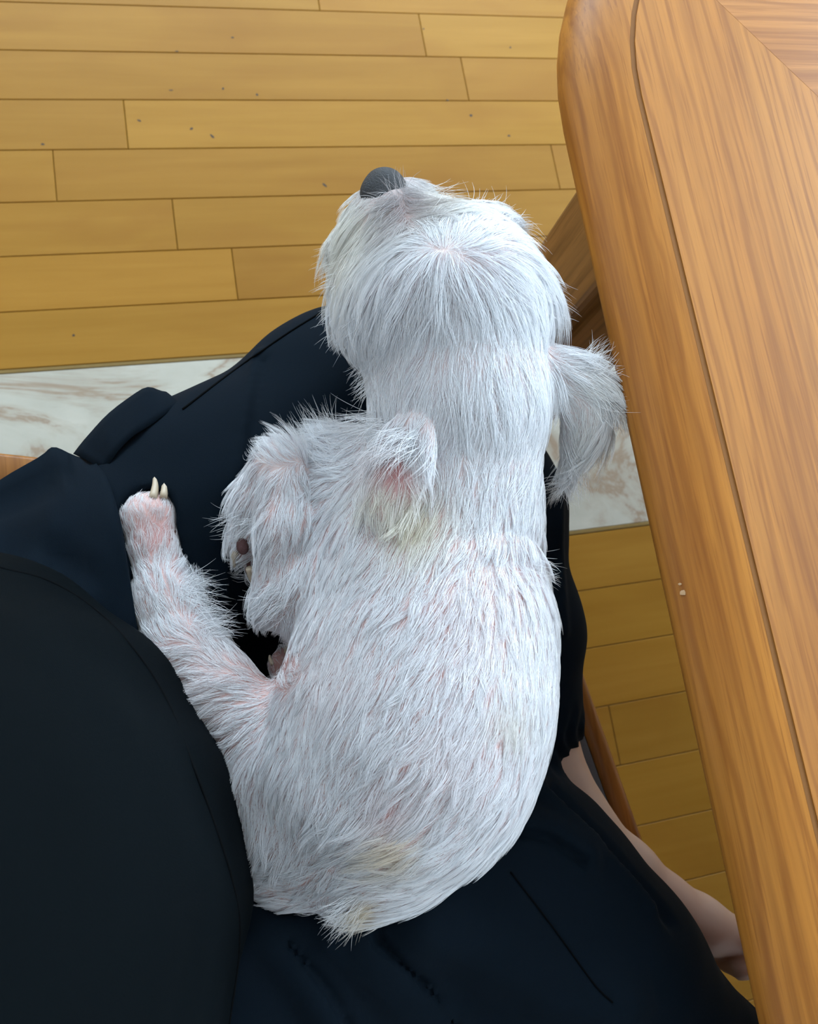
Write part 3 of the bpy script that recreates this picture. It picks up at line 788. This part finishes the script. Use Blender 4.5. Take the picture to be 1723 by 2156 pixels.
wisp(860, 930, 35, -.6, .5, 24, .6, 120); wisp(800, 890, 30, -.85, .15, 22, .5, 110)
WP = np.array(wis, np.float32)
ALL = np.concatenate([HP, WP]); NA = len(ALL)
# colour of each hair
rp = Pix(ALL[:, 0].astype(float))
hc = np.tile(np.array([.93, .955, .99]), (NA, 1)) * rng.uniform(.93, 1.03, (NA, 1))
und = np.concatenate([~outer, np.zeros(len(WP), bool)])[:, None]
hc = np.where(und, hc * np.array([.85, .765, .775]), hc)
for c, r, col, a in [((880, 1090), 70, (.86, .80, .60), .75), ((800, 1040), 40, (.86, .82, .66), .6), ((850, 1790), 50, (.84, .68, .42), .6), ((790, 1920), 32, (.80, .66, .42), .7), ((760, 460), 70, (.80, .76, .60), .5), ((900, 430), 55, (.84, .80, .68), .5),
                     ((850, 440), 48, (.32, .28, .28), .85), ((845, 412), 24, (.30, .27, .28), .85), ((800, 420), 24, (.5, .47, .47), .6), ((720, 540), 50, (.80, .74, .60), .5), ((1240, 900), 60, (.84, .82, .74), .5), ((1080, 1500), 45, (.80, .74, .58), .35), ((1240, 800), 60, (.9, .9, .86), .5),
                     ((1000, 1290), 110, (.92, .82, .83), .35), ((840, 1695), 55, (.86, .70, .71), .5), ((960, 1560), 120, (.92, .84, .86), .35), ((330, 1120), 45, (.9, .74, .74), .5), ((700, 1400), 100, (.9, .83, .84), .35), ((450, 1420), 90, (.92, .83, .83), .35),
                     ((830, 975), 45, (.74, .56, .55), .6)]:
    w = (blob(rp, c, r) * a)[:, None]; hc = hc * (1 - w) + np.array(col) * w
cu = bpy.data.hair_curves.new('fur')
cu.add_curves([K] * NA)
cu.points.foreach_set('position', ALL.astype(np.float32).ravel())
rad = (np.array([.00010, .00010, .00010, .00009, .00006, .00002])[None, :] * rng.uniform(.75, 1.25, (NA, 1))).astype(np.float32)
ra = cu.attributes.get('radius') or cu.attributes.new('radius', 'FLOAT', 'POINT')
ra.data.foreach_set('value', rad.ravel())
at = cu.attributes.new('tint', 'FLOAT_COLOR', 'CURVE')
at.data.foreach_set('color', np.concatenate([hc, np.ones((NA, 1))], 1).astype(np.float32).ravel())
t = NT('white_fur')
t.t.nodes.remove(t.b)
an = t.n('ShaderNodeAttribute', _attribute_name='tint')
df = t.n('ShaderNodeBsdfDiffuse'); t.l(an.outputs['Color'], df.inputs['Color'])
tr = t.n('ShaderNodeBsdfTranslucent'); t.l(an.outputs['Color'], tr.inputs['Color'])
gl = t.n('ShaderNodeBsdfGlossy', Roughness=.42); gl.inputs['Color'].default_value = (.9, .93, 1, 1)
m1 = t.n('ShaderNodeMixShader', i0=.18); t.l(df.outputs[0], m1.inputs[1]); t.l(tr.outputs[0], m1.inputs[2])
mx = t.n('ShaderNodeMixShader', i0=.08); t.l(m1.outputs[0], mx.inputs[1]); t.l(gl.outputs[0], mx.inputs[2])
t.l(mx.outputs[0], t.out.inputs['Surface'])
cu.materials.append(t.m)
fur = bpy.data.objects.new('fur', cu); COL.objects.link(fur); fur.parent = dog; tag(fur, kind='stuff')

# ------------------------------------------------------------------ person
A = lambda x, y, z: np.array([x, y, z])
def noise3(P, f, seed):
    r = np.random.default_rng(seed); d = 0
    for i in range(5):
        k = r.normal(0, 1, 3); k = k / np.linalg.norm(k) * f * r.uniform(.6, 1.5); d = d + np.sin(P[0] * k[0] + P[1] * k[1] + P[2] * k[2] + r.uniform(0, 6.28))
    return d / 5
def trousers_base(P):
    d = chain(P, [(A(-.15, .05, .535), .10), (A(.0, .155, .53), .088), (A(.12, .225, .525), .086), (A(.205, .25, .52), .088)], .03)          # left thigh
    d = smin(d, chain(P, [(A(.208, .235, .505), .075), (A(.243, .13, .50), .064), (A(.244, .02, .50), .057), (A(.241, -.058, .495), .052)], .03), .03)   # folded shin
    d = smin(d, chain(P, [(A(-.14, -.14, .535), .105), (W(860, 1840, .54), .090), (W(1070, 1864, .54), .087), (W(1205, 2022, .542), .088), (W(1432, 2305, .542), .086)], .03), .03)
    d = smin(d, chain(P, [(A(-.10, -.20, .53), .09), (W(760, 2180, .53), .085), (W(1000, 2330, .53), .085)], .03), .06)   # right thigh
    d = smin(d, chain(P, [(W(1405, 2325, .53), .08), (A(.42, -.46, .30), .07)], .03), .03)
    d = smin(d, sd_ell(P, A(-.13, -.045, .53), (.13, .19, .095)), .04)
    d = smin(d, sd_ell(P, A(.10, -.02, .49), (.13, .15, .045)), .05)
    return d
FOLDS = [([(705, 1985), (800, 2060), (905, 2156)], .006), ([(760, 1985), (860, 2065), (960, 2150)], .005), ([(1075, 1735), (1150, 1742), (1230, 1790)], .007), ([(900, 1960), (1010, 1985), (1080, 2040), (1200, 2110), (1300, 2125)], .010), ([(560, 1960), (640, 2060), (700, 2150)], .006),
         ([(545, 745), (520, 900), (495, 1100), (480, 1290)], .0026), ([(1180, 950), (1178, 1150), (1185, 1330)], .003), ([(1130, 1650), (1250, 1760), (1370, 1900)], .005)]
def sd_line(P, pts, r):
    """distance to a cord of radius r along a polyline; only worked out near it"""
    lo, hi = pts.min(0) - .03, pts.max(0) + .03
    P = [np.asarray(p) for p in P]
    near_ = np.ones(P[0].shape, bool)
    for i in range(3): near_ &= (P[i] > lo[i]) & (P[i] < hi[i])
    e = np.full(P[0].shape, .05)
    if near_.any():
        Q = [p[near_] for p in P]; q = None
        for a, b in zip(pts[:-1], pts[1:]):
            c_ = sd_cone(Q, a, b, r, r); q = c_ if q is None else np.minimum(q, c_)
        e[near_] = np.minimum(q, .05)
    return e
rough_base = lambda P: trousers_base(P) + .0022 * noise3(P, 60, 3) + .0012 * noise3(P, 130, 5)
fold3 = [(hit(rough_base, spline(pp, 14)), r * 1.2) for pp, r in FOLDS]
GROOVES = [([(722, 1990), (815, 2068), (900, 2160)], .0032), ([(790, 1980), (880, 2066), (962, 2160)], .0032), ([(925, 1945), (1000, 1975), (1090, 2028), (1200, 2088), (1295, 2108)], .0042), ([(1070, 1752), (1150, 1762), (1228, 1812)], .0032),
           ([(1165, 1665), (1290, 1795), (1410, 1935)], .0036), ([(600, 1985), (680, 2080), (730, 2160)], .0026), ([(1215, 2120), (1280, 2128), (1330, 2150)], .003), ([(552, 760), (528, 905), (503, 1100), (488, 1290)], .0014), ([(20, 1150), (60, 1140), (110, 1165), (190, 1215)], .004)]
groove3 = [(hit(rough_base, spline(pp, 14)), r) for pp, r in GROOVES]
def trousers_sdf(P, carve=True):
    d = trousers_base(P)
    d = d + .0022 * noise3(P, 60, 3) + .0012 * noise3(P, 130, 5)
    for pts, r in fold3:
        d = d - r * 1.5 * np.exp(-(sd_line(P, pts, 0) / max(r * 1.5, .006)) ** 2)
    for pts, r in groove3:
        d = d + r * 3.6 * np.exp(-(sd_line(P, pts, 0) / max(r * 1.5, .0046)) ** 2)
    # gathered cuff
    cuff = np.exp(-((P[1] + .075) / .02) ** 2 - ((P[0] - .25) / .08) ** 2)
    d = d - .0022 * cuff * np.sin(P[0] * 420 + 2 * np.sin(P[1] * 150))
    if carve: d = smax(d, -(dog_sdf(P) - .0015), .006)
    d = smax(d, .4425 - P[2] - np.where((CA[0] * P[0] + CA[1] * P[1] > SF + .004) | (CN[0] * P[0] + CN[1] * P[1] < cc - .34), .4, 0), .004)
    # cuff openings
    d = smax(d, -(sd_cone(P, W(1115, 1590, .49), W(1190, 1740, .486), .0425, .055)), .004)
    return d
M_TROUS = mat_cloth('navy_black_trouser_cloth', srgb(14, 25, 35), .02)
M_TOP = mat_cloth('black_crepe_top', srgb(3, 9, 13), .006, 600)
M_SEAM = mat_cloth('black_seam', srgb(7, 10, 13), .0)
def mat_human():
    t = NT('bare_skin'); n = t.noise(t.coords(rnd=False), 40, 5); n2 = t.noise(t.coords(rnd=False), 12, 3)
    c = t.mix(n, srgb(224, 196, 180), srgb(212, 182, 164)); c = t.mix(t.ramp(n2, [(.5, (0, 0, 0, 1)), (.75, (.5, .5, .5, 1))]), c, srgb(206, 164, 146))
    t.l(c, t.b.inputs['Base Color']); t.b.inputs['Roughness'].default_value = .5
    t.bump(t.noise(t.coords(rnd=False), 400, 3), .1, .0006)
    return t.m
def body_sdf(P):
    d = chain(P, [(A(-.15, .03, .53), .085), (A(.0, .15, .525), .066), (A(.205, .25, .515), .055)], .02)
    d = smin(d, chain(P, [(A(.21, .24, .505), .05), (A(.243, .06, .495), .046), (W(1106, 1561, .49), .042), (W(1204, 1744, .486), .035), (W(1316, 1841, .482), .0285), (W(1394, 1905, .478), .026)], .015), .02)
    # foot on its outer edge: instep, ball, heel, toes
    d = smin(d, chain(P, [(W(1394, 1905, .476), .026), (W(1470, 1946, .472), .0235), (W(1562, 1976, .467), .0165)], .015), .014)
    d = smin(d, sd_cone(P, W(1370, 1925, .466), W(1330, 1960, .46), .024, .021), .02)
    d = smin(d, sd_cone(P, W(1540, 1982, .452), W(1470, 1975, .448), .017, .018), .012)
    for k in range(5):
        z = .474 - .0105 * k; r = (.0100, .0082, .0078, .0074, .0070)[k]; dx, dy = (0, -30, -52, -74, -98)[k], (0, -10, -22, -36, -52)[k]
        p0, p1, p2 = W(1586 + dx, 2002 + dy, z), W(1584 + dx, 2033 + dy, z), W(1558 + dx, 2038 + dy, z - .002)
        e = smin(sd_cone(P, p0, p1, r, r), sd_cone(P, p1, p2, r, r * 1.04), .003)
        d = smin(d, e, .0012)
    # right leg and trunk inside the clothes
    d = smin(d, chain(P, [(A(-.14, -.13, .53), .085), (W(1045, 1890, .53), .062), (W(1405, 2325, .53), .055), (A(.42, -.46, .29), .042), (A(.43, -.47, .09), .03)], .02), .03)
    d = smin(d, sd_cone(P, A(.42, -.47, .045), A(.56, -.52, .025), .032, .02), .03)
    d = smin(d, chain(P, [(A(-.15, -.05, .55), .09), (A(-.22, -.08, .75), .085), (A(-.26, -.10, .92), .08)], .03), .04)
    return np.maximum(d, -P[2] + .002)
person = mesh_obj('person', *nets(body_sdf, (-.38, -.62, -.004), (.62, .36, 1.1), .005), mat_human(), None, True)
tag(person, 'seated person in black clothes holding a dog on the lap, one bare foot showing', 'person')
tv, tf = nets(trousers_sdf, (-.30, -.60, .27), (.50, .39, .66), .0036)
trousers = mesh_obj('trousers', tv, tf, M_TROUS, person, True)
tag(trousers, 'loose dark navy black trousers')
# side seam, crease line and pocket edge lie on the cloth
tsd = lambda P: trousers_sdf(P, False)
for pp, r in (([(690, 650), (600, 706), (480, 790), (385, 862)], .0009), ([(1075, 1835), (1170, 1960), (1250, 2070), (1290, 2110)], .0006)):
    p3 = hit(tsd, spline(pp, 40)) + A(0, 0, .0006)
    tube('seam', p3, r, M_SEAM, trousers, 6)

def cloth_strip(name, edge_a, edge_b, n, thick, mat, parent, wave=0.0):
    """a strip of cloth between two 3-D polylines, with thickness"""
    a, b = spline(edge_a, n), spline(edge_b, n); m_ = 6
    v = []; up = np.array([0, 0, thick])
    for lay in (0, 1):
        for i in range(n):
            for j in range(m_):
                t_ = j / (m_ - 1); p = a[i] * (1 - t_) + b[i] * t_
                p = p + A(0, 0, 1) * (wave * math.sin(math.pi * t_) + .0008 * math.sin(i * 1.3 + j)); v.append(p + up * lay)
    f = []; q = n * m_
    for i in range(n - 1):
        for j in range(m_ - 1):
            k = i * m_ + j; f.append((k, k + m_, k + m_ + 1, k + 1)); f.append((q + k, q + k + 1, q + k + m_ + 1, q + k + m_))
    rim = [(i * m_) for i in range(n)] + [(n - 1) * m_ + j for j in range(1, m_)] + [i * m_ + m_ - 1 for i in range(n - 2, -1, -1)] + [j for j in range(m_ - 2, 0, -1)]
    for k in range(len(rim)):
        x, y = rim[k], rim[(k + 1) % len(rim)]; f.append((y, x, q + x, q + y))
    return mesh_obj(name, v, f, mat, parent, True)
# side pocket flap standing off the hip
fa = [W(px, py, z) for px, py, z in ((155, 956, .575), (215, 885, .582), (300, 820, .585), (350, 826, .580))]
fb = [W(px, py, z) for px, py, z in ((222, 992, .598), (262, 935, .604), (325, 890, .602), (380, 852, .592))]
o = cloth_strip('pocket_flap', fa, fb, 16, .0013, M_TROUS, trousers, .0015); tag(o, 'black flap of the side pocket')
# waist panel folded over the hip
NU, NV = 26, 12
ea = spline([(-70, 1065), (0, 1010), (84, 961), (112, 941), (152, 957), (214, 986), (250, 1080), (268, 1180), (290, 1330)], NU); eb = spline([(-70, 1300), (0, 1330), (80, 1345), (130, 1350), (190, 1350), (240, 1345), (270, 1342), (285, 1340), (292, 1336)], NU)
pp = np.array([ea[i] * (1 - t_) + eb[i] * t_ for i in range(NU) for t_ in np.linspace(0, 1, NV)])
hz = hit(tsd, pp)[:, 2]
v = []
for k, (q, z) in enumerate(zip(pp, hz)):
    t_ = (k % NV) / (NV - 1)
    v.append(W(q[0], q[1], min(max(z, .575), .63) + .004 + .007 * math.sin(min(t_ * 5, 1.57)) + .003 * math.sin(q[0] * .045 + q[1] * .02)))
v = np.array(v); v = np.concatenate([v, v - A(0, 0, .0014)]); q = NU * NV; f = []
for i in range(NU - 1):
    for jj in range(NV - 1):
        k = i * NV + jj; f.append((k, k + NV, k + NV + 1, k + 1)); f.append((q + k, q + k + 1, q + k + NV + 1, q + k + NV))
for i in range(NU - 1): f.append((i * NV, q + i * NV, q + (i + 1) * NV, (i + 1) * NV))
o = mesh_obj('hip_panel', v, f, M_TROUS, trousers, True); tag(o, 'black waist panel over the hip')

def top_sdf(P):
    z = np.clip((P[2] - .65) / .45, -.4, 1)
    cx_ = -.234 - .075 * z; cy_ = -.093 - .02 * z
    r = .229 - .065 * np.clip(z, 0, 1) ** 1.2 - .10 * np.clip(-z, 0, 1)
    d = (np.sqrt((P[0] - cx_) ** 2 + (P[1] - cy_) ** 2) - r) * .93
    th = np.arctan2(P[1] - cy_, P[0] - cx_)
    d = d + .0025 * noise3(P, 38, 11) + .0008 * noise3(P, 120, 12) + .0016 * np.sin(th * 17 + 2.2 * np.sin(P[2] * 14)) * np.clip((.86 - P[2]) * 6, 0, 1)
    # hem: rounded lower lip, shoulders
    d = smax(d, (.592 - P[2]), .03); d = smax(d, P[2] - 1.06, .06)
    d = smax(d, -(CA[0] * P[0] + CA[1] * P[1]) - .205 - np.clip(P[2] - .6, 0, 1) * .26, .03)
    return d
top = mesh_obj('top', *nets(top_sdf, (-.5, -.38, .56), (.04, .22, 1.09), .005), M_TOP, person, True)
tag(top, 'loose black crepe top')
edge = [(0, 1195), (100, 1222), (190, 1275), (270, 1352), (345, 1462), (402, 1600), (450, 1730), (488, 1850), (505, 1950), (498, 2050), (482, 2156)]
tube('hem_seam', spline(hit(top_sdf, edge, 1.0, .5), 50), .0009, M_SEAM, top, 6)
